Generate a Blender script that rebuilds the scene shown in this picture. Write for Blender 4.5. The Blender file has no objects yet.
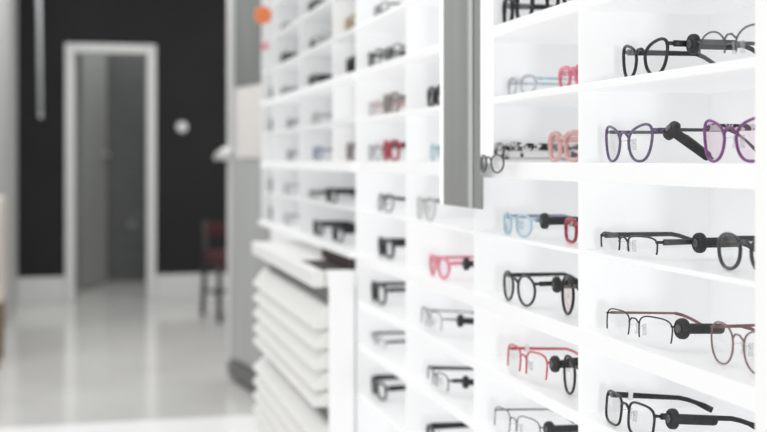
import bpy, bmesh, math, random
from mathutils import Vector, Matrix
random.seed(7)
R = math.radians
scn = bpy.context.scene
COL = scn.collection

# ------------------------------------------------------------------ camera model (used to read positions off the photograph)
F, HX, HY, EYE, YAW = 1200.0, 383.5, 160.0, 1.15, R(13.95)
def phi(px): return YAW + math.atan((px - HX) / F)
def y_at(px, X): return X / math.tan(phi(px))          # depth of the point seen in column px on the plane x = X
def x_at(px, Y): return Y * math.tan(phi(px))
def zc(X, Y): return Y * math.cos(YAW) + X * math.sin(YAW)
def z_at(py, X, Y): return EYE - (py - HY) * zc(X, Y) / F
def px_of(X, Y): return HX + F * math.tan(math.atan2(X, Y) - YAW)

# ------------------------------------------------------------------ materials
def pmat(name, col, rough=0.5, metal=0.0, spec=0.5, noise=0.0, nscale=20.0, bump=0.0, stretch=(1, 1, 1), emit=0.0, coat=0.0):
    m = bpy.data.materials.new(name); m.use_nodes = True
    nt = m.node_tree; b = nt.nodes['Principled BSDF']
    c = (*col, 1.0) if len(col) == 3 else col
    b.inputs['Base Color'].default_value = c
    b.inputs['Roughness'].default_value = rough
    b.inputs['Metallic'].default_value = metal
    b.inputs['Specular IOR Level'].default_value = spec
    b.inputs['Coat Weight'].default_value = coat
    if emit:
        b.inputs['Emission Color'].default_value = c
        b.inputs['Emission Strength'].default_value = emit
    if noise or bump:
        tc = nt.nodes.new('ShaderNodeTexCoord'); mp = nt.nodes.new('ShaderNodeMapping')
        mp.inputs['Scale'].default_value = stretch
        nz = nt.nodes.new('ShaderNodeTexNoise'); nz.inputs['Scale'].default_value = nscale; nz.inputs['Detail'].default_value = 4
        nt.links.new(tc.outputs['Object'], mp.inputs['Vector']); nt.links.new(mp.outputs['Vector'], nz.inputs['Vector'])
        if noise:
            rp = nt.nodes.new('ShaderNodeValToRGB')
            rp.color_ramp.elements[0].position = 0.3; rp.color_ramp.elements[1].position = 0.7
            rp.color_ramp.elements[0].color = (*[max(0, x * (1 - noise)) for x in c[:3]], 1)
            rp.color_ramp.elements[1].color = (*[min(1, x * (1 + noise)) for x in c[:3]], 1)
            nt.links.new(nz.outputs['Fac'], rp.inputs['Fac']); nt.links.new(rp.outputs['Color'], b.inputs['Base Color'])
        if bump:
            bp = nt.nodes.new('ShaderNodeBump'); bp.inputs['Strength'].default_value = bump; bp.inputs['Distance'].default_value = 0.002
            nt.links.new(nz.outputs['Fac'], bp.inputs['Height']); nt.links.new(bp.outputs['Normal'], b.inputs['Normal'])
    return m

def lens_mat(name, tint=(0.985, 0.99, 0.99), gl=0.03):
    m = bpy.data.materials.new(name); m.use_nodes = True
    nt = m.node_tree; nt.nodes.clear()
    out = nt.nodes.new('ShaderNodeOutputMaterial')
    tr = nt.nodes.new('ShaderNodeBsdfTransparent'); tr.inputs['Color'].default_value = (*tint, 1)
    g = nt.nodes.new('ShaderNodeBsdfGlossy'); g.inputs['Roughness'].default_value = 0.05
    fr = nt.nodes.new('ShaderNodeFresnel'); fr.inputs['IOR'].default_value = 1.35
    ad = nt.nodes.new('ShaderNodeMath'); ad.operation = 'ADD'; ad.inputs[1].default_value = gl; ad.use_clamp = True
    mx = nt.nodes.new('ShaderNodeMixShader')
    nt.links.new(fr.outputs['Fac'], ad.inputs[0]); nt.links.new(ad.outputs[0], mx.inputs['Fac'])
    nt.links.new(tr.outputs[0], mx.inputs[1]); nt.links.new(g.outputs[0], mx.inputs[2])
    nt.links.new(mx.outputs[0], out.inputs['Surface'])
    return m

def clear_plastic(name, tint, k=0.55):
    m = bpy.data.materials.new(name); m.use_nodes = True
    nt = m.node_tree; b = nt.nodes['Principled BSDF']; out = nt.nodes['Material Output']
    b.inputs['Base Color'].default_value = (*tint, 1); b.inputs['Roughness'].default_value = 0.15
    tr = nt.nodes.new('ShaderNodeBsdfTransparent'); tr.inputs['Color'].default_value = (*[0.5 + 0.5 * t for t in tint], 1)
    mx = nt.nodes.new('ShaderNodeMixShader'); mx.inputs['Fac'].default_value = k
    nt.links.new(tr.outputs[0], mx.inputs[1]); nt.links.new(b.outputs[0], mx.inputs[2]); nt.links.new(mx.outputs[0], out.inputs['Surface'])
    return m

def spotted(name, c1, c2, scale=260):
    m = bpy.data.materials.new(name); m.use_nodes = True
    nt = m.node_tree; b = nt.nodes['Principled BSDF']; b.inputs['Roughness'].default_value = 0.25
    tc = nt.nodes.new('ShaderNodeTexCoord'); v = nt.nodes.new('ShaderNodeTexNoise'); v.inputs['Scale'].default_value = scale
    rp = nt.nodes.new('ShaderNodeValToRGB'); rp.color_ramp.interpolation = 'CONSTANT'
    rp.color_ramp.elements[0].color = (*c1, 1); rp.color_ramp.elements[1].color = (*c2, 1); rp.color_ramp.elements[1].position = 0.52
    nt.links.new(tc.outputs['Object'], v.inputs['Vector']); nt.links.new(v.outputs['Fac'], rp.inputs['Fac']); nt.links.new(rp.outputs['Color'], b.inputs['Base Color'])
    return m

M = {}
M['white'] = pmat('white_lacquer_glow', (0.86, 0.865, 0.87), 0.35, emit=0.20, noise=0.012, nscale=3)  # emission added to brighten the bays and shelf undersides
M['white2'] = pmat('greyed_lacquer_glow', (0.78, 0.79, 0.795), 0.4, emit=0.12, noise=0.012, nscale=3)  # emission added; greyer tone paints in the far unit's dimmer light
M['gable'] = pmat('white_gable_glow', (0.90, 0.90, 0.90), 0.35, emit=0.15, noise=0.01, nscale=3)  # emission added so the side panels read bright
M['drawer'] = pmat('drawer_lacquer', (0.86, 0.86, 0.845), 0.45, noise=0.015, nscale=4)
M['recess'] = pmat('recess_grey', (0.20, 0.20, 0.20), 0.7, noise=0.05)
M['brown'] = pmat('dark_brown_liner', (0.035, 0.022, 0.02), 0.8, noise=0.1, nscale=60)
M['strip'] = pmat('white_glowing_strip', (1, 1, 1), 0.4, emit=0.35, noise=0.005)
M['mirror'] = pmat('grey_mirror_face', (0.34, 0.352, 0.345), 0.22, metal=0.55, noise=0.12, nscale=3, stretch=(1, 5, 0.6))
M['mirror_rib'] = pmat('grey_satin_rib', (0.62, 0.625, 0.62), 0.3, metal=0.4, noise=0.03)
M['darkwall'] = pmat('charcoal_wall_paint', (0.0225, 0.0228, 0.0242), 0.85, spec=0.15, noise=0.12, nscale=1.5, bump=0.1)
M['trimgrey'] = pmat('grey_painted_trim', (0.60, 0.60, 0.595), 0.45, noise=0.03)
M['frame'] = pmat('pale_door_frame_paint', (0.62, 0.625, 0.62), 0.45, noise=0.03)
M['leaf'] = pmat('door_leaf_grey', (0.29, 0.30, 0.285), 0.5, noise=0.06, nscale=4, stretch=(1, 1, 0.2))
M['corridor'] = pmat('dark_grey_wood_panel', (0.105, 0.108, 0.11), 0.5, noise=0.22, nscale=5, stretch=(0.6, 0.6, 9))
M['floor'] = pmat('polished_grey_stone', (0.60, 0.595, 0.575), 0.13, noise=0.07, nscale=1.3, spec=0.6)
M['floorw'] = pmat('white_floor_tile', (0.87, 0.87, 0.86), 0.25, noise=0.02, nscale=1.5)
M['leftwall'] = pmat('grey_column_paint', (0.44, 0.445, 0.435), 0.6, noise=0.08, nscale=1.5, stretch=(1, 4, 0.3))
M['cream'] = pmat('cream_cabinet', (0.55, 0.52, 0.45), 0.5, noise=0.05)
M['wood'] = pmat('brown_wood', (0.16, 0.10, 0.06), 0.5, noise=0.3, nscale=12, stretch=(1, 1, 0.2))
M['knob'] = pmat('dark_knob', (0.08, 0.07, 0.06), 0.3, metal=0.5, noise=0.05)
M['glassdoor'] = pmat('grey_frosted_door', (0.36, 0.37, 0.365), 0.35, noise=0.1, nscale=2, stretch=(4, 4, 0.4))
M['doordark'] = pmat('dark_reflective_glass', (0.13, 0.14, 0.135), 0.25, noise=0.2, nscale=4, stretch=(4, 4, 0.5))
M['paper'] = pmat('pale_sign_card', (0.58, 0.56, 0.545), 0.7, noise=0.02)
M['stile'] = pmat('satin_aluminium', (0.60, 0.60, 0.59), 0.4, metal=0.1, noise=0.03)
M['shoe'] = pmat('dark_door_shoe', (0.12, 0.12, 0.12), 0.5, noise=0.05)
M['chrome'] = pmat('brushed_chrome', (0.72, 0.72, 0.72), 0.3, metal=0.6, noise=0.03)
M['redseat'] = pmat('dark_red_fabric', (0.05, 0.010, 0.011), 0.8, noise=0.25, nscale=30)
M['blackmetal'] = pmat('black_chair_frame', (0.018, 0.018, 0.018), 0.4, noise=0.1)
M['tag'] = pmat('black_tag_plastic', (0.022, 0.022, 0.024), 0.55, noise=0.25, nscale=150, bump=0.3)
M['tagpin'] = pmat('dark_grey_pin', (0.10, 0.10, 0.105), 0.4, noise=0.1)
M['pad'] = clear_plastic('clear_silicone', (0.9, 0.91, 0.91), 0.22)
M['sticker'] = pmat('white_sticker', (0.93, 0.93, 0.93), 0.6, noise=0.01)
M['hanger'] = pmat('pale_grey_tube', (0.52, 0.535, 0.545), 0.4, metal=0.2, noise=0.03)
LENS = lens_mat('clear_demo_lens')
LENS_PINK = lens_mat('pink_tinted_lens', (0.97, 0.86, 0.92), 0.06)
LENS_PALE = lens_mat('pale_rose_lens', (0.96, 0.86, 0.86), 0.06)
LENS_GREY = lens_mat('smoke_tinted_lens', (0.78, 0.78, 0.80), 0.10)
LENS_BLUE = lens_mat('pale_blue_lens', (0.85, 0.93, 0.97), 0.08)
LENS_WHITE = lens_mat('bright_reflecting_lens', (0.99, 0.99, 0.99), 0.45)
LENS_DARK = pmat('dark_sunglass_lens', (0.012, 0.012, 0.013), 0.6, spec=0.1, noise=0.05)
LENS_ORANGE = pmat('orange_mirrored_lens', (0.92, 0.27, 0.10), 0.3, noise=0.03)

C = {}
def fr(name, col, rough=0.3, **k):
    C[name] = pmat('frame_' + name.replace(' ', '_'), col, rough, **k); return C[name]
fr('black', (0.012, 0.012, 0.014), noise=0.15, nscale=80)
fr('dark grey', (0.055, 0.055, 0.06), noise=0.15, nscale=80)
fr('gunmetal', (0.09, 0.09, 0.10), metal=0.5, noise=0.1, nscale=80)
fr('silver', (0.42, 0.42, 0.43), metal=0.5, noise=0.05)
fr('bronze', (0.10, 0.075, 0.07), metal=0.3, noise=0.1)
fr('violet', (0.13, 0.095, 0.19), noise=0.2, nscale=120)
fr('magenta', (0.22, 0.055, 0.24), noise=0.25, nscale=160)
fr('red', (0.62, 0.06, 0.09), noise=0.1)
fr('deep red', (0.40, 0.03, 0.06), noise=0.1)
fr('pink', (0.80, 0.24, 0.32), noise=0.1)
fr('rose', (0.24, 0.12, 0.125), noise=0.15, nscale=120)
fr('light blue', (0.46, 0.64, 0.72), noise=0.1)
fr('slate blue', (0.28, 0.31, 0.42), noise=0.2)
fr('tan', (0.50, 0.40, 0.26), noise=0.2)
fr('grey', (0.26, 0.26, 0.27), noise=0.15)
fr('pale grey', (0.48, 0.48, 0.49), noise=0.1)
fr('brown grey', (0.28, 0.25, 0.24), noise=0.2)
fr('orange', (0.85, 0.24, 0.09), noise=0.05)
C['clear'] = clear_plastic('frame_clear', (0.78, 0.80, 0.82), 0.55)
C['pale pink'] = clear_plastic('frame_pale_pink', (0.90, 0.60, 0.57), 0.6)
C['spotted'] = spotted('frame_spotted', (0.01, 0.01, 0.01), (0.80, 0.78, 0.77), 120)

# ------------------------------------------------------------------ mesh helpers
def add_box(bm, x0, x1, y0, y1, z0, z1, mtx=None):
    vs = [bm.verts.new((x, y, z)) for x in (x0, x1) for y in (y0, y1) for z in (z0, z1)]
    for f in ((0, 1, 3, 2), (4, 6, 7, 5), (0, 4, 5, 1), (2, 3, 7, 6), (0, 2, 6, 4), (1, 5, 7, 3)):
        bm.faces.new([vs[i] for i in f])
    if mtx: bmesh.ops.transform(bm, matrix=mtx, verts=vs)
    return vs

def add_tube(bm, pts, ra, rb, ref=(1, 0, 0), closed=False, seg=8, taper=None):
    """sweep an ellipse (ra along ref, rb across) along pts"""
    pts = [Vector(p) for p in pts]; ref = Vector(ref); n = len(pts); rings = []
    for i, p in enumerate(pts):
        if closed: t = pts[(i + 1) % n] - pts[i - 1]
        else: t = pts[min(i + 1, n - 1)] - pts[max(i - 1, 0)]
        t.normalize()
        b = t.cross(ref)
        if b.length < 1e-5: b = t.cross(Vector((0, 1, 0)))
        b.normalize(); a = b.cross(t).normalized()
        k = taper(i / max(1, n - 1)) if taper else 1.0
        ka, kb = k if isinstance(k, tuple) else (k, k)
        rings.append([bm.verts.new(p + a * (ra * ka * math.cos(2 * math.pi * j / seg)) + b * (rb * kb * math.sin(2 * math.pi * j / seg))) for j in range(seg)])
    m = n if closed else n - 1
    for i in range(m):
        r0, r1 = rings[i], rings[(i + 1) % n]
        for j in range(seg):
            bm.faces.new((r0[j], r0[(j + 1) % seg], r1[(j + 1) % seg], r1[j]))
    if not closed:
        bm.faces.new(rings[0][::-1]); bm.faces.new(rings[-1])

def add_cyl(bm, p0, p1, r0, r1=None, seg=24):
    p0, p1 = Vector(p0), Vector(p1); r1 = r0 if r1 is None else r1
    d = (p1 - p0).normalized(); ref = Vector((0, 0, 1)) if abs(d.z) < 0.9 else Vector((0, 1, 0))
    a = d.cross(ref).normalized(); b = d.cross(a)
    A = [bm.verts.new(p0 + (a * math.cos(2 * math.pi * j / seg) + b * math.sin(2 * math.pi * j / seg)) * r0) for j in range(seg)]
    B = [bm.verts.new(p1 + (a * math.cos(2 * math.pi * j / seg) + b * math.sin(2 * math.pi * j / seg)) * r1) for j in range(seg)]
    for j in range(seg): bm.faces.new((A[j], A[(j + 1) % seg], B[(j + 1) % seg], B[j]))
    bm.faces.new(A[::-1]); bm.faces.new(B)

def obj(name, bm, mat, parent=None, bevel=0.0, smooth=False, bseg=2):
    bmesh.ops.recalc_face_normals(bm, faces=bm.faces)
    me = bpy.data.meshes.new(name); bm.to_mesh(me); bm.free()
    me.materials.append(mat)
    if smooth:
        for p in me.polygons: p.use_smooth = True
    o = bpy.data.objects.new(name, me); COL.objects.link(o)
    if parent: o.parent = parent
    if bevel:
        md = o.modifiers.new('Bevel', 'BEVEL'); md.width = bevel; md.segments = bseg; md.limit_method = 'ANGLE'; md.angle_limit = R(40)
        md.harden_normals = False
    return o

def box(name, mat, x0, x1, y0, y1, z0, z1, parent=None, bevel=0.0):
    bm = bmesh.new(); add_box(bm, x0, x1, y0, y1, z0, z1)
    return obj(name, bm, mat, parent, bevel)

def empty(name, loc=(0, 0, 0), rz=0.0):
    o = bpy.data.objects.new(name, None); COL.objects.link(o); o.location = loc; o.rotation_euler = (0, 0, rz); o.empty_display_size = 0.05
    return o

def tag(o, label=None, cat=None, group=None, kind=None):
    if label: o['label'] = label
    if cat: o['category'] = cat
    if group: o['group'] = group
    if kind: o['kind'] = kind
    return o

# ------------------------------------------------------------------ setting
YB = 10.10                                             # back wall
FX0, FX1 = x_at(65, YB), x_at(156, YB)               # door frame outer
OX0, OX1 = x_at(74.5, YB), x_at(147, YB)               # opening
OZ, FZ = z_at(53, 0.2, YB), z_at(44, 0.2, YB)
def structure(o): o['kind'] = 'structure'; return o

YF = 5.395
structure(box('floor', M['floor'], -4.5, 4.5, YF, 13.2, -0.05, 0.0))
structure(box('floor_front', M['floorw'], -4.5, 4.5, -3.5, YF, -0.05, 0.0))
bm = bmesh.new()
add_box(bm, -2.0, FX0 + 0.02, YB, YB + 0.15, 0, 3.0)
add_box(bm, FX1 - 0.02, 2.6, YB, YB + 0.15, 0, 3.0)
add_box(bm, FX0 + 0.02, FX1 - 0.02, YB, YB + 0.15, FZ - 0.02, 3.0)
structure(obj('wall_back', bm, M['darkwall']))
BZ = z_at(276, 0, YB)
bm = bmesh.new(); add_box(bm, -2.0, FX0 - 0.003, YB - 0.016, YB - 0.001, 0, BZ); add_box(bm, FX1 + 0.003, 2.6, YB - 0.016, YB - 0.001, 0, BZ)
structure(obj('baseboard_back', bm, M['trimgrey'], bevel=0.004))
structure(box('wall_right', M['white2'], 0.80, 0.90, -0.5, 5.3, 0, 2.6))
# left column at the picture's edge
structure(box('wall_left', M['leftwall'], -1.8, -0.53, 7.35, YB - 0.02, 0, 3.0))

# doorway: frame, leaf swung inwards, corridor behind
d = structure(empty('door_1', ((OX0 + OX1) / 2, YB, 0)))
def dpart(name, mat, x0, x1, y0, y1, z0, z1, bev=0.004):
    cx = (OX0 + OX1) / 2
    return box(name, mat, x0 - cx, x1 - cx, y0 - YB, y1 - YB, z0, z1, d, bev)
bm = bmesh.new(); cx = (OX0 + OX1) / 2
add_box(bm, FX0 - cx, OX0 - cx, -0.02, 0.16, 0, FZ); add_box(bm, OX1 - cx, FX1 - cx, -0.02, 0.16, 0, FZ); add_box(bm, OX0 - cx, OX1 - cx, -0.02, 0.16, OZ, FZ)
obj('door_frame', bm, M['frame'], d, 0.006)
# leaf: hinged on the left jamb
YH = 10.98; LL = 0.56; HX_ = x_at(77, YH)
bm = bmesh.new(); add_box(bm, 0, LL, -0.02, 0.02, 0.02, OZ + 0.12)
lf = obj('door_leaf', bm, M['leaf'], d, 0.003); lf.location = (HX_ - cx + 0.022, YH - YB + 0.03, 0)
tx = x_at(105, YH + 0.03 + LL * 0.96)
lf.rotation_euler = (0, 0, math.acos(max(-1, min(1, (tx - HX_ - 0.022) / LL))))
bm = bmesh.new(); add_cyl(bm, (LL - 0.06, -0.02, 1.2), (LL - 0.06, -0.06, 1.2), 0.025); add_cyl(bm, (LL - 0.06, -0.055, 1.2), (LL - 0.17, -0.055, 1.2), 0.012)
obj('door_handle', bm, M['chrome'], lf, smooth=False)
structure(box('wall_corridor', M['corridor'], -0.6, 1.6, 11.65, 11.75, 0, 2.6))
structure(box('wall_corridor_side', M['leaf'], -0.35, HX_, YB + 0.161, YH, 0, 2.6))
bm = bmesh.new(); add_cyl(bm, (x_at(132, 11.64), 11.649, z_at(225, 0.4, 11.64)), (x_at(132, 11.64), 11.63, z_at(225, 0.4, 11.64)), 0.055, 0.05)
tag(obj('reflection_disc', bm, pmat('grey_reflection_disc', (0.2, 0.2, 0.2), 0.4, noise=0.03), None, 0.003), 'faint round grey reflection spot low on the corridor wall seen through the doorway', 'reflection spot')  # disc put in to stand for a faint reflection
box_c = structure(box('baseboard_corridor', M['shoe'], -0.1, 1.6, 11.63, 11.649, 0, 0.06))

# round white thermostat right of the doorway
th = empty('wall_thermostat', (x_at(182, YB), YB, z_at(127, 0.7, YB)))
tag(th, 'small round white fitting on the charcoal wall right of the doorway', 'thermostat')
bm = bmesh.new(); add_cyl(bm, (0, -0.0, 0), (0, -0.014, 0), 0.048, 0.046, 32); obj('base', bm, M['trimgrey'], th, 0.003)
bm = bmesh.new(); add_cyl(bm, (0, -0.0145, 0), (0, -0.035, 0), 0.038, 0.035, 32); obj('dial', bm, pmat('white_dial', (0.75, 0.75, 0.75), 0.4, noise=0.02), th, 0.004)

# slim tube hanging by the left of the doorway
yh = 9.4; hx0, hx1 = x_at(37, yh), x_at(40.5, yh)
hg = empty('hanging_tube', (hx1, yh, z_at(118, hx1, yh)))
tag(hg, 'slim pale tube hanging down left of the doorway in front of dark wall', 'hanging tube')
L = 2.99 - hg.location.z
bm = bmesh.new(); add_tube(bm, [(0, 0, 0.02), (-0.01, 0, L * 0.5), (-0.03, 0, L)], 0.017, 0.017, (0, 1, 0), seg=14); obj('tube', bm, M['hanger'], hg, smooth=True)
bm = bmesh.new(); add_cyl(bm, (0, 0, 0.0), (0, 0, 0.028), 0.013, 0.0185); obj('end_cap', bm, M['stile'], hg, 0.003)

# cream drawer cabinet at the left edge
cb = empty('drawer_cabinet', (-0.66, 7.06, 0))
tag(cb, 'cream drawer cabinet on brown wooden legs at the left edge of the picture', 'cabinet')
cbx1 = x_at(2.5, 7.0) + 0.66
box('body', M['cream'], -0.25, cbx1, -0.15, 0.25, 0.36, 0.94, cb, 0.008)
for k, py in enumerate((222, 246, 270)):
    z = z_at(py, -0.43, 6.92)
    f = box('drawer', M['cream'], -0.24, cbx1 - 0.012, -0.168, -0.151, z - 0.065, z + 0.065, cb, 0.005)
    bm = bmesh.new(); add_cyl(bm, (cbx1 - 0.045, -0.169, z), (cbx1 - 0.045, -0.19, z), 0.014, 0.019); obj('knob', bm, M['knob'], f, 0.003)
for x in (-0.23, cbx1 - 0.03):
    for y in (-0.13, 0.23):
        bm = bmesh.new(); add_tube(bm, [(x, y, 0), (x, y, 0.36)], 0.024, 0.024, (1, 0, 0), seg=4, taper=lambda t: 0.7 + 0.3 * t); obj('leg', bm, M['wood'], cb)

# open glass door beyond the end of the display
a0 = (x_at(231, 6.34), 6.34); a1 = (x_at(256, 5.9), 5.90)
dl = math.hypot(a1[0] - a0[0], a1[1] - a0[1]); ang = math.atan2(a1[1] - a0[1], a1[0] - a0[0])
gd = structure(empty('door_2', (a0[0], a0[1], 0), ang))
box('door_stile', M['stile'], 0, 0.055, -0.022, 0.022, 0.10, 2.6, gd, 0.004)
box('door_panel', M['glassdoor'], 0.056, dl + 0.25, -0.012, 0.012, 0.12, 2.6, gd)
box('dark_upper_panel', M['doordark'], 0.12, dl + 0.2, -0.018, -0.0125, z_at(86, .75, 6.1), 2.55, gd, 0.002)
box('sign_card', M['paper'], 0.165, dl + 0.2, -0.019, -0.0125, z_at(158, .75, 6.1), z_at(88, .75, 6.1), gd, 0.002)
box('door_shoe', M['shoe'], 0.03, dl + 0.25, -0.03, 0.03, 0.02, 0.10, gd, 0.01)
zz = z_at(154, a0[0], a0[1])
bm = bmesh.new(); add_cyl(bm, (0.03, -0.022, zz), (0.03, -0.06, zz), 0.036, 0.032); add_tube(bm, [(0.03, -0.055, zz), (-0.06, -0.06, zz - 0.01), (-0.10, -0.06, zz - 0.02)], 0.016, 0.03, (0, 1, 0), seg=10, taper=lambda t: 1 - 0.5 * t)
obj('door_handle', bm, M['chrome'], gd)

# red chair half hidden behind that door
ch = empty('waiting_chair', (1.09, 8.72, 0), R(8))
tag(ch, 'black framed chair with dark red seat and back, half hidden by the grey door', 'chair')
def bent(bm, x0, x1, z0, z1, y, depth, th, n=8):
    for s in (0, 1):
        pass
    pts = [((x0 + (x1 - x0) * i / n), y - depth * (1 - ((2 * i / n) - 1) ** 2) * -1) for i in range(n + 1)]
    for i in range(n):
        (xa, ya), (xb, yb) = pts[i], pts[i + 1]
        v = [bm.verts.new(p) for p in ((xa, ya, z0), (xb, yb, z0), (xb, yb, z1), (xa, ya, z1), (xa, ya + th, z0), (xb, yb + th, z0), (xb, yb + th, z1), (xa, ya + th, z1))]
        for f in ((0, 1, 2, 3), (5, 4, 7, 6), (3, 2, 6, 7), (1, 0, 4, 5), (0, 3, 7, 4), (2, 1, 5, 6)): bm.faces.new([v[q] for q in f])
    bmesh.ops.remove_doubles(bm, verts=bm.verts, dist=1e-5)
box('seat', M['redseat'], -0.215, 0.215, -0.21, 0.21, 0.40, 0.49, ch, 0.02)
bm = bmesh.new(); bent(bm, -0.205, 0.205, 0.585, 0.69, 0.185, 0.03, 0.03); obj('backrest', bm, M['redseat'], ch, 0.008)
for x in (-0.2, 0.2):
    bm = bmesh.new(); add_tube(bm, [(x, -0.19, 0), (x, -0.185, 0.40)], 0.02, 0.02, (0, 1, 0), seg=8); obj('leg', bm, M['blackmetal'], ch, smooth=True)
    bm = bmesh.new(); add_tube(bm, [(x * 1.05, 0.28, 0), (x * 1.03, 0.21, 0.40), (x * 1.0, 0.225, 0.70)], 0.02, 0.02, (1, 0, 0), seg=8); obj('leg', bm, M['blackmetal'], ch, smooth=True)
bm = bmesh.new()
for x in (-0.2, 0.2): add_tube(bm, [(x, -0.18, 0.2), (x * 1.03, 0.24, 0.2)], 0.012, 0.012, (0, 0, 1))
add_tube(bm, [(-0.2, 0.02, 0.2), (0.2, 0.02, 0.2)], 0.012, 0.012, (0, 0, 1)); obj('stretcher', bm, M['blackmetal'], ch)
box('seat_rail', M['blackmetal'], -0.205, 0.205, -0.2, 0.2, 0.365, 0.399, ch, 0.004)

# ------------------------------------------------------------------ the eyewear display
XF, XB = 0.60, 0.782                                    # front plane / back panel
T = 0.008
DV = {k: y_at(px, XF) for k, px in dict(d754=754, d577=577, d473=473, d405=405, d355=355, d333=332, d298=298.5, d273=272).items()}
PITCH = 0.1035
ROWS = {n: EYE - 0.0035 + PITCH * k for n, k in dict(Am4=6, Am3=5, Am2=4, Am1=3, A0=2, A=1, B=0, C=-1, D=-2, E=-3, F=-4, G=-5, H=-6).items()}
for _n, _z in dict(A=0.0955, C=-0.1125, E=-0.317, F=-0.4145, G=-0.524, H=-0.634).items(): ROWS[_n] = EYE + _z
THK = dict(Am4=.016, Am3=.009, Am2=.011, Am1=.012, A0=.017, A=.010, B=.024, C=.006, D=.023, E=.016, F=.016, G=.014, H=.016)
TOPZ = ROWS['Am4'] + 0.18
YJ = DV['d355']
YN = DV['d754'] - 0.045

near = empty('display_shelving', (XF, (YN + YJ) / 2, 0))
tag(near, 'white wall-mounted eyewear shelving with square bays, nearest unit on the right', 'shelving unit')
def rel(o, root):                                       # parent while keeping the world position
    o.parent = root; o.matrix_parent_inverse = Matrix.Translation(-Vector(root.location)); return o
Z0 = 0.12
def part(root, name, mat, *b, bev=0.0015):
    return rel(box(name, mat, *b, bevel=bev), root)
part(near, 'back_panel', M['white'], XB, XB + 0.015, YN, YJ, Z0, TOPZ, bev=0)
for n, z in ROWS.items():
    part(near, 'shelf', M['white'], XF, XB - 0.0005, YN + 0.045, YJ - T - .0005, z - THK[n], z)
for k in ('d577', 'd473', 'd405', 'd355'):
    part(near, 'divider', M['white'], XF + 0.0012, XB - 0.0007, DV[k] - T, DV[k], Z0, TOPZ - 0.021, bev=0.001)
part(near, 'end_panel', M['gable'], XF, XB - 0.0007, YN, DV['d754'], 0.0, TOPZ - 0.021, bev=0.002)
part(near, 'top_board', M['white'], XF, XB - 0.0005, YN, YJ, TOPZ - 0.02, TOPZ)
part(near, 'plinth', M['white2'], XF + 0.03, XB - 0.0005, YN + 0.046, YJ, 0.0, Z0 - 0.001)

YE = 4.19
far = empty('display_shelving', (XF, (YJ + YE) / 2, 0))
tag(far, 'white eyewear shelving unit at the far end, standing above the slim drawers', 'shelving unit')
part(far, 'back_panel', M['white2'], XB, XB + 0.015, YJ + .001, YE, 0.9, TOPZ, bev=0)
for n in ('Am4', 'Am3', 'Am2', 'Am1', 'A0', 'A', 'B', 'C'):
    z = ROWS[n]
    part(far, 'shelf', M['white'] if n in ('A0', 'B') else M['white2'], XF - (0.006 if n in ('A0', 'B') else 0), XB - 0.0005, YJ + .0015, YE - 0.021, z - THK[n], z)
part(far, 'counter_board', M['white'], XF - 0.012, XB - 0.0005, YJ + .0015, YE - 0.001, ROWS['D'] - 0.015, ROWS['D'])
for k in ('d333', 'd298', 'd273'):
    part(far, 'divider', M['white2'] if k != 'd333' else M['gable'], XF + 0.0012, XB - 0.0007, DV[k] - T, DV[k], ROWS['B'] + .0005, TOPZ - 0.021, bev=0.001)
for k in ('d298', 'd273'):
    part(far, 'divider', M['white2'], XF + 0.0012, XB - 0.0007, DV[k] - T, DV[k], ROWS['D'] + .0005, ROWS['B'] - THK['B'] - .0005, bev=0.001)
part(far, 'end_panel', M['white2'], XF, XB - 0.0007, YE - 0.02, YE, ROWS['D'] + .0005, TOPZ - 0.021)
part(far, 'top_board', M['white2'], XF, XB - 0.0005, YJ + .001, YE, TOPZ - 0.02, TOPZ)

# drawer cabinet under the far unit
XG = x_at(328, YJ); XD = x_at(310.5, YJ + 0.02)
YD1 = y_at(251, 0.497) - 0.11
dc = empty('tray_cabinet', (0.6, (YJ + YD1) / 2, 0))
tag(dc, 'white cabinet of slim stacked drawers with shadow gaps, under the far shelving', 'cabinet')
part(dc, 'side_panel', M['gable'], XG, XF - 0.0045, YJ - 0.022, YJ - 0.004, 0.0, EYE - 0.253, bev=0.003)
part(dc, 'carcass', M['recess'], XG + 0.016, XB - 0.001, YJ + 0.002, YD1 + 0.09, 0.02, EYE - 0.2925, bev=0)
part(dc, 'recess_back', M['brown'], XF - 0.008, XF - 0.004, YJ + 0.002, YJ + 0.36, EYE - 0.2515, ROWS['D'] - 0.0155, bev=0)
zt0, zt1 = EYE - 0.291, EYE - 0.252
def dz(py): return EYE - (py - HY) * zc(XG, YJ) / F
# deep top tray with a dark brown lining, pulled forward
bm = bmesh.new()
ty0, ty1 = YJ + 0.001, YD1 + 0.12
add_box(bm, XD, XD + 0.03, ty0, ty1, zt0, zt1)
add_box(bm, XD + 0.031, XB - 0.02, ty0, ty0 + 0.02, zt0, zt1)
add_box(bm, XD + 0.031, XB - 0.02, ty1 - 0.02, ty1, zt0, zt1)
add_box(bm, XD + 0.031, XB - 0.02, ty0 + 0.021, ty1 - 0.021, zt0, zt0 + 0.010)
add_box(bm, XD + 0.031, XB - 0.02, YJ + 0.33, ty1 - 0.021, zt0 + 0.011, zt1 - 0.004)
tr = rel(obj('pull_out_tray', bm, M['drawer'], None, 0.006), dc)
o = box('lining', M['brown'], XD + 0.0315, XB - 0.03, ty0 + 0.0215, YJ + 0.325, zt0 + 0.0105, zt1 - 0.003); rel(o, dc); o.parent = tr; o.matrix_parent_inverse = Matrix.Identity(4)
seams = [dz(y) for y in (306, 330, 350, 371, 391, 408)]
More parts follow.
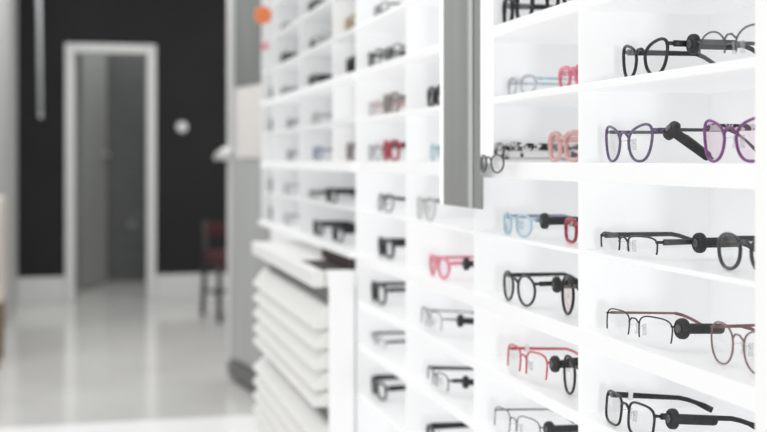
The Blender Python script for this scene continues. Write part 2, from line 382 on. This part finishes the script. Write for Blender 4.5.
def drawer_front(z1, z0, k, xoff=0.0):
    # front with a rounded, slightly leaning face and a finger lip along its foot
    prof = [(0.0, 0.0), (0.0, 0.0), ]
    h = z1 - z0 - 0.004
    d_ = XG - XD
    P = [(d_ + 0.015, 0.0), (0.006, 0.0), (0.001, 0.003), (0.0, 0.008), (0.006, 0.014), (d_ - 0.006, h - 0.003), (d_, h), (d_ + 0.015, h)]
    bm = bmesh.new(); ya, yb = YJ + 0.001, YD1 + 0.10
    A = [bm.verts.new((XD + xoff + x, ya, z0 + 0.002 + z)) for x, z in P]; B = [bm.verts.new((XD + xoff + x, yb, z0 + 0.002 + z)) for x, z in P]
    for i in range(len(P)): bm.faces.new((A[i], A[(i + 1) % len(P)], B[(i + 1) % len(P)], B[i]))
    bm.faces.new(A[::-1]); bm.faces.new(B)
    return rel(obj('drawer', bm, M['drawer'], None, 0.003), dc)
for i in range(5): drawer_front(seams[i], seams[i + 1], i)
zl = dz(425)
for i in range(12):
    z1 = zl - i * 0.0425
    if z1 - 0.0425 < 0.04: break
    drawer_front(z1, z1 - 0.0425, i, 0.0)
part(dc, 'plinth', M['white2'], XG + 0.01, XF, YJ + .002, YD1 + 0.05, 0.0, 0.0195)

# mirror panel mounted on the front of the shelves
mr = empty('mirror_panel', (0.59, 1.82, EYE))
tag(mr, 'tall narrow grey mirror panel with glowing white edge, mounted in front of the shelves', 'mirror')
MX = 0.5795; my0 = y_at(480, MX); my1 = y_at(443, MX)
zb = z_at(207, MX, (my0 + my1) / 2)
part(mr, 'mirror_face', M['mirror'], MX, MX + 0.006, my0, my1, zb, 2.15)
yr = y_at(469, MX - 0.003)
part(mr, 'rib', M['mirror_rib'], MX - 0.003, MX - 0.0002, yr - 0.012, yr + 0.006, zb, 2.15)
part(mr, 'edge_light', M['strip'], MX + 0.0005, XF - 0.0012, my0 - 0.006, my0 - 0.0005, z_at(163, MX, my0), 2.15)
part(mr, 'far_trim', M['strip'], MX - 0.001, MX + 0.010, my1 + 0.0005, my1 + 0.014, zb, 2.15)
part(mr, 'mounting_rail', M['white'], MX + 0.0065, XF - 0.0012, my0 + 0.01, my1 - 0.001, z_at(160, MX, my0), 2.15)

# ------------------------------------------------------------------ spectacles
def outline(shape, w, h, n=40):
    """lens outline, centred; +u points to the outer corner. returns [(u, v)]"""
    P = []
    for i in range(n):
        t = 2 * math.pi * i / n; c, s = math.cos(t), math.sin(t)
        e = {'rect': 3.4, 'round': 2.05, 'cat': 2.5, 'panto': 2.3, 'oval': 2.1, 'square': 3.0}[shape]
        u = math.copysign(abs(c) ** (2 / e), c) * w / 2; v = math.copysign(abs(s) ** (2 / e), s) * h / 2
        k = v / h + 0.5
        if shape == 'cat': v += 0.16 * h * max(0, k) * (u / (w / 2)); u *= 0.70 + 0.36 * k
        elif shape in ('panto', 'round'): u *= 0.86 + 0.18 * k
        elif shape in ('rect', 'square'): u *= 0.93 + 0.08 * k
        P.append((u, v))
    return P

def make_glasses(name, style, shape, w, lh, frame, temple=None, lens=LENS, rim=0.0018, half=False, bridge=0.018, tl=0.135, tip=None, temple_h=0.0035, sticker=False, pads=None, pitch=0, flat=False):
    """front spans local y (near end at -y), temples run to +x; stands on z = 0. parts are meshes parented to an Empty."""
    root = empty(name); fm = C[frame]; tm = C[temple or frame]; tpm = C[tip] if tip else None
    lw = (w - bridge) / 2 - rim
    pts = {}
    zc0 = lh / 2 + rim * 0.8
    hw = w / 2
    def wrap(y): return 0.006 * (y / hw) ** 2
    bm = bmesh.new(); lens_b = {}
    for s in (-1, 1):
        ol = outline(shape, lw, lh)
        cy = s * (bridge / 2 + lw / 2)
        p3 = [(wrap(cy + s * u), cy + s * u, zc0 + v) for u, v in ol]
        pts[s] = p3
        if half:
            k = len(p3); up = [p3[i % k] for i in range(-int(k * 0.05), int(k * 0.555) + 1)]
            add_tube(bm, up, rim, rim, (1, 0, 0), seg=8)
        else:
            def thick(t):                                   # heavier along the brow
                return (1.0, 1.0)
            add_tube(bm, p3, rim * 1.1, rim, (1, 0, 0), closed=True, seg=8)
            if rim > 0.0021:
                k = len(p3); up = [p3[i % k] for i in range(int(k * 0.02), int(k * 0.49))]
                add_tube(bm, up, rim * 1.25, rim * 1.25, (1, 0, 0), seg=8)
    # bridge
    zb_ = zc0 + lh * 0.24; yb_ = bridge / 2 + rim
    add_tube(bm, [(0.0, -yb_ - 0.001, zb_ - 0.002), (-0.001, -yb_ * 0.4, zb_ + 0.0035), (-0.001, yb_ * 0.4, zb_ + 0.0035), (0.0, yb_ + 0.001, zb_ - 0.002)], rim, rim * 1.1, (1, 0, 0), seg=8)
    zh = zc0 + lh * (0.38 if shape == 'cat' else 0.30)
    for s in (-1, 1):                                       # end pieces that meet the temples
        ye = max(abs(p[1]) for p in pts[s])
        zt = max(pts[s], key=lambda p: s * p[1])[2]
        zt = max(zt, zh)
        add_tube(bm, [(wrap(ye) - 0.0005, s * (ye - 0.002), zt), (wrap(ye) + 0.001, s * (ye + 0.002), zt), (wrap(ye) + 0.007, s * (ye + 0.0025), zt)], max(rim, 0.0016), max(rim * 1.2, temple_h * .55), (0, 0.3, 1) if False else (1, 0.01, 0), seg=8)
        pts['e%d' % s] = (wrap(ye) + 0.006, s * (ye + 0.0025), zt)
    obj('front_frame', bm, fm, root, smooth=True)
    for s in (-1, 1):
        bm = bmesh.new()
        vs = [bm.verts.new((p[0] + 0.0002, p[1], p[2])) for p in pts[s]]; bm.faces.new(vs)
        obj('lens', bm, lens, root)
    if pads or (pads is None and rim < 0.0019):
        for s in (-1, 1):
            bm = bmesh.new()
            add_tube(bm, [(0.0, s * (bridge / 2 + 0.002), zc0 + 0.003), (0.007, s * (bridge / 2 - 0.001), zc0 + 0.004), (0.009, s * (bridge / 2 - 0.002), zc0)], 0.0006, 0.0006, (0, 1, 0), seg=5)
            add_tube(bm, [(0.0095, s * (bridge / 2 - 0.002), zc0 + 0.006), (0.010, s * (bridge / 2 - 0.003), zc0), (0.0095, s * (bridge / 2 - 0.0015), zc0 - 0.007)], 0.0012, 0.003, (0, 1, 0), seg=8)
            obj('nose_pad', bm, M['pad'], root, smooth=True)
    for s in (-1, 1):
        x0, y0, z0 = pts['e%d' % s]
        drop = max(0.006, z0 - temple_h * 1.2 - 0.001 - (tl + 0.008) * math.tan(R(pitch)))
        if flat: drop = 0.002
        path = []
        for i in range(13):
            t = i / 12; x = x0 + tl * t
            bz = 0 if t < 0.66 else -drop * ((t - 0.66) / 0.34) ** 1.5
            path.append((x, y0 - s * 0.006 * t, z0 + bz))
        bm = bmesh.new()
        add_tube(bm, path, 0.0011 if temple_h < .003 else 0.0016, temple_h, (0, 1, 0), seg=8, taper=lambda t: (1, 1.1 - 0.35 * t + (0.35 if t > 0.85 else 0)))
        t_o = obj('temple', bm, tm, root, smooth=True)
        if tpm:
            bm = bmesh.new(); add_tube(bm, path[8:], 0.0022, temple_h * 1.25, (0, 1, 0), seg=8); obj('temple_tip', bm, tpm, t_o, smooth=True)
        if sticker and s == 1:
            bm = bmesh.new(); x = x0 + 0.022
            add_box(bm, x, x + 0.006, y0 - 0.0028, y0 + 0.0028, z0 - 0.006, z0 + 0.0065); obj('price_sticker', bm, M['sticker'], t_o)
    root['hinge'] = [pts['e-1'][0], pts['e-1'][1], pts['e-1'][2]]
    return root

def make_tag():
    root = empty('security_tag')
    bm = bmesh.new(); add_cyl(bm, (-0.004, 0, 0), (0.0040, 0, 0), 0.0112, 0.0118, 28); obj('disc', bm, M['tag'], root, 0.0022)
    bm = bmesh.new(); add_tube(bm, [(0.0046, 0, 0), (0.012, 0, 0), (0.025, 0, 0), (0.052, 0, 0), (0.055, 0, 0)], 0.0045, 0.0058, (0, 1, 0), seg=12, taper=lambda t: 1.0 if t < 0.9 else 0.8); obj('bar', bm, M['tag'], root, 0.001)
    bm = bmesh.new(); add_cyl(bm, (-0.0042, 0, 0), (-0.0065, 0, 0), 0.005, 0.004, 18); obj('pin_cap', bm, M['tagpin'], root, 0.0006)
    return root

def copy_tree(o, parent=None):
    c = o.copy(); COL.objects.link(c); c.parent = parent
    if parent is not None: c.matrix_parent_inverse = o.matrix_parent_inverse.copy()
    for chd in list(o.children): copy_tree(chd, c)
    return c

DESIGN = {}
def design(key, *a, **k): DESIGN[key] = (a, k); k.setdefault('pitch', 0)
# shape, lens-front width, lens height, frame colour ...
design('black cat', 'cat', 0.122, 0.038, 'black', rim=0.0019, temple_h=0.0034)
design('gun half', 'oval', 0.130, 0.036, 'gunmetal', rim=0.0010, half=True, temple_h=0.0022, tip='black')
design('violet cat', 'cat', 0.130, 0.040, 'violet', rim=0.0016, temple='gunmetal', temple_h=0.0020, lens=LENS)
design('magenta cat', 'cat', 0.130, 0.041, 'magenta', rim=0.0016, lens=LENS_PINK, temple='spotted', temple_h=0.0036)
design('black half', 'rect', 0.134, 0.025, 'black', rim=0.0011, half=True, temple='dark grey', temple_h=0.0032)
design('dark panto', 'panto', 0.128, 0.035, 'dark grey', rim=0.0019, temple_h=0.003)
design('wire half', 'rect', 0.134, 0.034, 'black', rim=0.0009, half=True, temple='rose', temple_h=0.0016, tip='rose', pitch=3)
design('rose panto', 'panto', 0.130, 0.042, 'rose', rim=0.0010, temple_h=0.0016, lens=LENS)
design('black rect', 'rect', 0.130, 0.037, 'black', rim=0.0015, temple_h=0.0034, sticker=True, pitch=5)
design('black bold', 'square', 0.128, 0.040, 'black', rim=0.0030, temple_h=0.0045)
design('clear blue', 'panto', 0.122, 0.026, 'clear', rim=0.0022, temple='light blue', temple_h=0.0020)
design('pink bold', 'square', 0.122, 0.027, 'pink', rim=0.0024, temple_h=0.0036, lens=LENS_PALE)
design('spotted', 'rect', 0.126, 0.028, 'spotted', rim=0.0028, temple='spotted', temple_h=0.0052, half=True)
design('palepink', 'square', 0.124, 0.036, 'pale pink', rim=0.0032, temple_h=0.004, lens=LENS_PALE)
design('blue round', 'panto', 0.120, 0.031, 'light blue', rim=0.0018, temple='slate blue', temple_h=0.0028, lens=LENS_BLUE)
design('red square', 'square', 0.122, 0.030, 'deep red', rim=0.0022, temple='spotted', temple_h=0.0050)
design('black round', 'round', 0.134, 0.042, 'black', rim=0.0019, temple_h=0.0032)
design('black rose', 'round', 0.128, 0.050, 'black', rim=0.0020, temple_h=0.004, lens=LENS_PALE)
design('red half', 'rect', 0.132, 0.045, 'red', rim=0.0014, half=True, temple_h=0.0022, pitch=3, sticker=True)
design('black tall', 'panto', 0.124, 0.050, 'black', rim=0.0018, temple_h=0.003)
design('wire thin', 'rect', 0.134, 0.042, 'gunmetal', rim=0.0009, half=True, temple='gunmetal', temple_h=0.0014, tip='black', pitch=4)
design('white lens', 'round', 0.124, 0.042, 'pale grey', rim=0.0014, temple='grey', temple_h=0.0026, lens=LENS_WHITE)
design('black hung', 'round', 0.104, 0.026, 'gunmetal', rim=0.0013, temple='pale grey', temple_h=0.0018, lens=LENS_WHITE, flat=True)
design('grey', 'rect', 0.128, 0.032, 'grey', rim=0.0020, temple_h=0.003)
design('tan', 'square', 0.126, 0.040, 'tan', rim=0.0032, temple_h=0.004)
design('brown grey', 'square', 0.128, 0.040, 'brown grey', rim=0.0034, temple_h=0.004, lens=LENS_GREY)
design('deep red', 'square', 0.130, 0.040, 'deep red', rim=0.0030, temple='black', temple_h=0.005, lens=LENS_PALE)
design('slate', 'panto', 0.126, 0.036, 'slate blue', rim=0.0026, temple_h=0.0034)
design('orange', 'round', 0.142, 0.066, 'orange', rim=0.0036, temple_h=0.004, lens=LENS_ORANGE, bridge=0.010)
design('dark sun', 'square', 0.128, 0.042, 'black', rim=0.0032, temple_h=0.0055, lens=LENS_DARK)
design('faint pink', 'square', 0.124, 0.034, 'clear', rim=0.002, temple='pale pink', temple_h=0.003, lens=LENS_PALE)
design('black deep half', 'rect', 0.134, 0.036, 'black', rim=0.0013, half=True, temple='black', temple_h=0.0034, pitch=3)
design('pink small', 'round', 0.124, 0.035, 'pink', rim=0.0024, temple_h=0.003, lens=LENS_PINK)
design('dark', 'rect', 0.130, 0.036, 'black', rim=0.0032, temple_h=0.0048, lens=LENS_GREY)
design('pale grey', 'panto', 0.126, 0.036, 'pale grey', rim=0.0020, temple_h=0.003)
design('black thick', 'rect', 0.134, 0.034, 'black', rim=0.0026, temple_h=0.006)

PROTO = {}
def instance(key, wscale):
    a, k = DESIGN[key]
    if key not in PROTO:
        PROTO[key] = make_glasses('eyeglasses', key, *a, **k); return PROTO[key]
    c = copy_tree(PROTO[key]); return c

BAY = {1: ('d754', 'd577'), 2: ('d577', 'd473'), 3: ('d473', 'd405'), 4: ('d405', 'd355'), 5: ('d355', 'd333'), 6: ('d333', 'd298'), 7: ('d298', 'd273'), 8: ('d273', None), 56: ('d355', 'd298')}
GROUP = {1: 'eyeglasses in the nearest bay', 2: 'eyeglasses in the bay right of the mirror', 3: 'eyeglasses in the bay beside the mirror', 4: 'eyeglasses in the narrow bay left of the mirror'}
SPECS = []
LOG = []
tag_proto = []
def G(row, bay, px, key, label, yaw=0, X=None, pitch=0, dzr=0.0, tagpx=None, tagang=0, taglabel=None, free=False, pz=0.0):
    a, k = DESIGN[key]; w = a[1] + 0.006
    if X is None: X = 0.609 if bay in (1, 2, 3) and row not in ('A', 'A0') and not (bay == 1 and px >= 698 or bay == 2 and px >= 545 or key == 'spotted') else (0.638 if bay < 3 and row != 'A0' and key != 'spotted' else 0.625)
    n0, n1 = BAY[bay]
    lo = DV[n0] + 0.006; hi = (DV[n1] - T - 0.004) if n1 else YE - 0.026
    ya = R(yaw); sc = 1.0; pitch = k['pitch']
    limhi = 99 if free else hi; limlo = -99 if free else lo
    span = w * math.cos(ya)
    def corner(yc, q):                                   # far corner of the front
        return X - q * w / 2 * math.sin(ya) + 0.006, yc + q * span / 2
    y0_, y1_ = 0.3, 6.0
    for _ in range(50):
        ym = (y0_ + y1_) / 2
        if px_of(*corner(ym, sc)) > px: y0_ = ym
        else: y1_ = ym
    yc = y0_
    yfar = min(yc + span / 2, limhi)
    if yfar - span < limlo:
        sc = max(0.80, (yfar - limlo) / span)
        if yfar - span * sc < limlo: yfar = limlo + span * sc
    yc = yfar - span * sc / 2
    g = instance(key, sc)
    g.location = (X, yc, ROWS[row] + 0.0006 + pz); g.rotation_euler = (0, R(pitch), ya); s3 = min(1, sc + .1); g.scale = (s3, sc, s3)
    mtx = Matrix.LocRotScale(g.location, g.rotation_euler, g.scale)
    low = min((mtx @ v.co).z for c in g.children if c.type == 'MESH' for v in c.data.vertices)
    if not pz: g.location.z += ROWS[row] + 0.0006 - low
    mx_ = max((mtx @ v.co).x for c in g.children if c.type == 'MESH' for v in c.data.vertices)
    if mx_ > XB - 0.002: g.location.x -= mx_ - XB + 0.002
    ff = [c for c in g.children if c.name.startswith('front_frame')][0]
    for _ in range(4):
        mtx = Matrix.LocRotScale(g.location, g.rotation_euler, g.scale)
        P_ = [mtx @ v.co for v in ff.data.vertices]
        d_ = px - min(px_of(p.x, p.y) for p in P_)
        slope = (px_of(g.location.x, g.location.y + 0.001) - px_of(g.location.x, g.location.y)) / 0.001
        ny = g.location.y + d_ / slope
        if not free:
            yy = [(mtx @ v.co).y for c in g.children if c.type == 'MESH' for v in c.data.vertices]
            ny = min(max(ny, g.location.y + (limlo - 0.004) - min(yy)), g.location.y + limhi + 0.002 - max(yy))
        g.location.y = ny
    tag(g, label, 'eyeglasses', GROUP.get(bay, 'eyeglasses in the far bays'))
    if tagpx:
        hx, hy, hz = list(PROTO[key]['hinge'])
        mtx = Matrix.LocRotScale(g.location, g.rotation_euler, g.scale)
        best = min((i * 0.001 for i in range(0, 110)), key=lambda dx: abs(px_of(*(mtx @ Vector((hx + dx, hy - 0.004, hz)))[:2]) - tagpx))
        p = mtx @ Vector((hx + best, hy - 0.0062, hz - 0.001))
        if tag_proto: t = copy_tree(tag_proto[0])
        else: t = make_tag(); tag_proto.append(t)
        t.location = p; t.rotation_euler = (0, R(pitch + tagang), ya)
        tag(t, taglabel, 'security tag', 'security tags clipped on eyeglasses')
    return g

r1, r2 = 'nearest bay on the right', 'bay between mirror and nearest bay'
# --- nearest bay
G('A', 1, 622, 'black cat', 'black cat-eye eyeglasses on the top visible shelf of the nearest bay', X=0.64, tagpx=692, taglabel='black anti-theft tag on the black cat-eye eyeglasses, topmost in the nearest bay')
G('A', 1, 698, 'gun half', 'thin dark half-rim eyeglasses at the right edge of the nearest bay, topmost shelf', yaw=4)
G('B', 1, 605, 'violet cat', 'lilac cat-eye eyeglasses on the nearest bay, second shelf down', tagpx=671, tagang=33, taglabel='black anti-theft tag tilted downward on the lilac cat-eye eyeglasses')
G('B', 1, 703, 'magenta cat', 'purple-pink cat-eye eyeglasses with pink lenses beside the lilac pair')
G('C', 1, 600, 'black half', 'wide black half-rim eyeglasses on the nearest bay, third shelf down', yaw=4, tagpx=698, taglabel='black anti-theft tag on the wide black half-rim eyeglasses in nearest bay')
G('C', 1, 717, 'dark panto', 'dark grey rounded eyeglasses at the right end of the nearest bay, third shelf')
G('D', 1, 606, 'wire half', 'wire half-rim eyeglasses with reddish temples on the thick white shelf, nearest bay', yaw=8, tagpx=680, taglabel='black anti-theft tag on the wire half-rim eyeglasses with reddish temples')
G('D', 1, 710, 'rose panto', 'rose-brown round eyeglasses at right end of the thick white shelf')
G('E', 1, 605, 'black rect', 'black rectangular eyeglasses with a white price sticker, lowest in the nearest bay', tagpx=671, taglabel='black anti-theft tag on the black rectangular eyeglasses, lowest in the nearest bay')
# --- bay right of mirror
G('A0', 2, 502, 'black bold', 'bold black eyeglasses at picture top, first pair right of the mirror')
G('A0', 2, 545, 'black thick', 'second bold black eyeglasses at picture top, right of the mirror')
G('A', 2, 507, 'clear blue', 'clear eyeglasses with pale blue temples right of the mirror panel')
G('A', 2, 558, 'pink bold', 'bright pink eyeglasses beside clear pair, cut off by the white divider')
G('B', 2, 494, 'spotted', 'clear eyeglasses with black and white spotted temples, right of the mirror')
G('B', 2, 548, 'palepink', 'pale pink thick-rimmed eyeglasses beside the spotted pair')
G('B', 2, 480.5, 'black hung', 'dark-rimmed eyeglasses with a bright round lens hung below the mirror light strip', X=0.574, pz=-0.0165, free=True)
G('C', 2, 503, 'blue round', 'light blue rounded eyeglasses on the shelf below the spotted pair', tagpx=544, taglabel='black anti-theft tag on the light blue rounded eyeglasses')
G('C', 2, 565, 'red square', 'dark red eyeglasses with spotted temples cut off by divider, beside light blue pair')
G('D', 2, 503, 'black round', 'black round eyeglasses on the thick white shelf right of the mirror', tagpx=556, taglabel='black anti-theft tag on the black round eyeglasses')
G('D', 2, 561, 'black rose', 'black eyeglasses with rosy lenses cut off by divider, beside the black round pair')
G('E', 2, 507, 'red half', 'bright red half-rim eyeglasses on the shelf under the black round pair', yaw=5, tagpx=554, taglabel='black anti-theft tag on the bright red half-rim eyeglasses')
G('E', 2, 563, 'black tall', 'tall black eyeglasses cut off by divider, beside the bright red pair')
G('F', 2, 494, 'wire thin', 'thin wire eyeglasses on the lowest visible shelf, right of the mirror', yaw=10, tagpx=548, taglabel='black anti-theft tag on the thin wire eyeglasses at the picture bottom')
# --- bay beside the mirror (404-473)
G('A', 3, 427, 'dark', 'dark eyeglasses touching the left edge of the mirror, upper of two there', X=0.63)
G('B', 3, 430, 'blue round', 'pale blue eyeglasses at the left edge of the mirror panel', X=0.63)
G('C', 3, 417, 'white lens', 'pale eyeglasses with bright white lenses just below the mirror')
G('D', 3, 429, 'pink small', 'pink-red round eyeglasses on the thick shelf below the mirror', tagpx=466, taglabel='black anti-theft tag on the pink-red round eyeglasses')
G('E', 3, 421, 'wire thin', 'thin black eyeglasses on first shelf under the pink-red round pair', tagpx=460, taglabel='black anti-theft tag on thin black eyeglasses under the pink-red pair')
G('F', 3, 427, 'black deep half', 'black half-rim eyeglasses second shelf under the pink-red round pair', tagpx=465, taglabel='black anti-theft tag on black half-rim eyeglasses below the pink-red pair')
G('G', 3, 426, 'black thick', 'thick black eyeglasses at the bottom of the picture, left of the wire pair')
# --- bay 355-404
G('Am1', 4, 374, 'grey', 'blurred grey eyeglasses at the top of the picture, left of the mirror')
G('A0', 4, 366, 'black cat', 'blurred black eyeglasses on the bright shelf left of mirror, left of two')
G('A0', 4, 385, 'black rect', 'blurred black-rimmed eyeglasses on the bright shelf left of mirror, right of two')
G('A', 4, 357, 'faint pink', 'blurred pale pink eyeglasses below the bright shelf left of the mirror')
G('A', 4, 383, 'brown grey', 'blurred brown-grey eyeglasses beside the pale pink pair left of the mirror')
G('B', 4, 357, 'pale grey', 'blurred pale grey eyeglasses left of the red and black pair')
G('B', 4, 383, 'deep red', 'blurred red and black eyeglasses on the grey-edged shelf left of the mirror')
G('C', 4, 378, 'black rect', 'blurred black eyeglasses directly below the red and black pair')
G('D', 4, 378, 'dark', 'blurred dark eyeglasses on the long white ledge, just right of the open tray')
G('E', 4, 371, 'black bold', 'blurred black eyeglasses on the first shelf below the ledge, by the white cabinet side')
G('F', 4, 371, 'black half', 'blurred black half-rim eyeglasses second below the ledge, by the white cabinet side')
G('G', 4, 371, 'black thick', 'blurred black eyeglasses third below the ledge, by the white cabinet side')
# --- beyond (333-355)
G('Am1', 5, 341, 'tan', 'blurred tan eyeglasses high up, two bays left of the mirror', X=0.628)
G('A0', 5, 346, 'dark sun', 'blurred dark sunglasses two bays left of the mirror, at the bright shelf end', X=0.628)
G('B', 5, 346, 'brown grey', 'blurred brown-grey eyeglasses left of the pale grey pair, at the divider', X=0.628)
# --- far unit
G('Am2', 7, 276, 'grey', 'blurred grey eyeglasses on the topmost far shelf, right of the orange pair')
G('Am2', 6, 302, 'dark', 'blurred dark eyeglasses on the topmost far shelf, at the picture top')
G('Am1', 7, 278, 'dark', 'blurred dark eyeglasses on the second far shelf, right of the pink pair')
G('Am1', 6, 302, 'black rect', 'blurred black eyeglasses on second far shelf, left of the grey pair there')
G('Am1', 6, 318, 'pale grey', 'blurred pale grey eyeglasses on second far shelf, left of the tan pair')
G('A0', 7, 278, 'grey', 'blurred grey eyeglasses on the bright far shelf, left of the dark pair')
G('A0', 6, 308, 'black thick', 'blurred thick black eyeglasses on the bright far shelf')
G('A', 7, 287, 'grey', 'blurred grey eyeglasses below the bright far shelf, left of two')
G('A', 6, 312, 'pale grey', 'blurred pale grey eyeglasses below the bright far shelf, right of two')
G('B', 7, 287, 'grey', 'blurred grey eyeglasses left of the slate blue pair in the far bays')
G('B', 6, 313, 'slate', 'blurred slate blue eyeglasses on the far white-edged shelf')
G('C', 7, 284, 'pale grey', 'blurred pale grey eyeglasses under the slate blue pair, left of the long black pair')
G('C', 56, 308, 'black half', 'blurred black half-rim eyeglasses below the slate blue pair, left of two')
G('C', 56, 326, 'black thick', 'blurred thick black eyeglasses below the slate blue pair, right of two')
G('D', 7, 284, 'pale grey', 'blurred pale grey eyeglasses low in the far bay above the drawers')
G('D', 56, 313, 'dark', 'blurred dark eyeglasses just above the open tray, left of two')
G('D', 56, 332, 'black thick', 'blurred thick black eyeglasses just above the open tray, right of two')
# --- farthest column
G('A0', 8, 262, 'dark sun', 'blurred dark sunglasses at the far end, below the pink round marker')
G('A', 8, 262, 'dark sun', 'blurred dark sunglasses at the far end, two below the pink round marker')
G('C', 8, 262, 'dark sun', 'blurred dark sunglasses at the far end, upper of two above the drawers')
G('D', 8, 262, 'dark sun', 'blurred dark sunglasses at the far end, lower of two above the drawers')
for row_, px_, py_, r_, m_, lab in (('Am2', 263, 15, 0.030, C['orange'], 'large orange round marker on the far end of the display near the top'), ('Am1', 265, 46, 0.013, C['pink'], 'small pink round marker below the orange one at the far end of the display')):
    Ym = 4.02; Xm = x_at(px_, Ym); Zs = ROWS[row_] - THK[row_] / 2; Zm = z_at(py_, Xm, Ym)
    mk = empty('shelf_marker', (Xm, Ym, Zs)); tag(mk, lab, 'shelf marker', 'round markers clipped to the far shelves')
    bm = bmesh.new(); add_cyl(bm, (0, -0.004, Zm - Zs), (0, 0.004, Zm - Zs), r_, r_, 36); obj('disc', bm, m_, mk, 0.0025)
    dx = XF - Xm - 0.0004
    bm = bmesh.new(); add_tube(bm, [(0, 0.0055, Zm - Zs), (0, 0.0055, 0.012), (dx * 0.5, 0.0055, 0.0), (dx, 0.0055, 0.0)], 0.0014, 0.0014, (0, 1, 0), seg=6); obj('stem', bm, M['stile'], mk)
    box('clip', M['stile'], dx - 0.004, dx, -0.006, 0.010, -0.004, 0.004, mk, 0.0008)
for o in list(COL.objects):
    if 'hinge' in o: del o['hinge']

# ------------------------------------------------------------------ light
w = bpy.data.worlds.new('World'); scn.world = w; w.use_nodes = True
bg = w.node_tree.nodes['Background']; bg.inputs['Color'].default_value = (1.0, 0.995, 0.985, 1); bg.inputs['Strength'].default_value = 0.76

def area(name, loc, target, sx, sy, power, col=(1, 1, 1)):
    l = bpy.data.lights.new(name, 'AREA'); l.shape = 'RECTANGLE'; l.size = sx; l.size_y = sy; l.energy = power; l.color = col
    o = bpy.data.objects.new(name, l); COL.objects.link(o); o.location = loc
    o.rotation_euler = (Vector(target) - Vector(loc)).to_track_quat('-Z', 'Y').to_euler(); return o
area('window_light', (-0.2, -2.0, 1.0), (0.66, 1.3, 1.0), 0.26, 0.26, 21)
area('ceiling_light', (-0.6, 3.0, 2.75), (0.3, 3.2, 1.0), 0.8, 4.0, 11, (1, 0.99, 0.97))
area('added_side_fill', (-1.6, 1.6, 1.3), (0.7, 1.6, 1.1), 1.2, 1.0, 4)  # added fill from the aisle side, brightens fronts and back panels
area('added_floor_fill', (-0.5, 6.0, 2.9), (-0.45, 6.0, 0), 1.4, 2.6, 44)  # added fill to brighten the aisle floor
area('back_room_light', (0.2, 8.0, 2.9), (0.2, 8.0, 0), 1.2, 1.8, 28)
area('corridor_light', (0.6, 11.0, 2.5), (0.4, 11.2, 0), 0.5, 0.4, 5)

# ------------------------------------------------------------------ camera
cd = bpy.data.cameras.new('camera'); cam = bpy.data.objects.new('camera', cd); COL.objects.link(cam)
cam.location = (0, 0, EYE); cam.rotation_euler = (R(90), 0, -YAW)
cd.sensor_fit = 'HORIZONTAL'; cd.sensor_width = 36.0; cd.lens = 36.0 * F / 767.0
cd.shift_y = -(216 - HY) / 767.0
cd.clip_start = 0.05; cd.clip_end = 60
cd.dof.use_dof = True; cd.dof.focus_distance = 1.38; cd.dof.aperture_fstop = 4.0
scn.camera = cam
scn.view_settings.view_transform = 'Standard'; scn.view_settings.look = 'None'; scn.view_settings.exposure = 0.04; scn.view_settings.gamma = 1.0
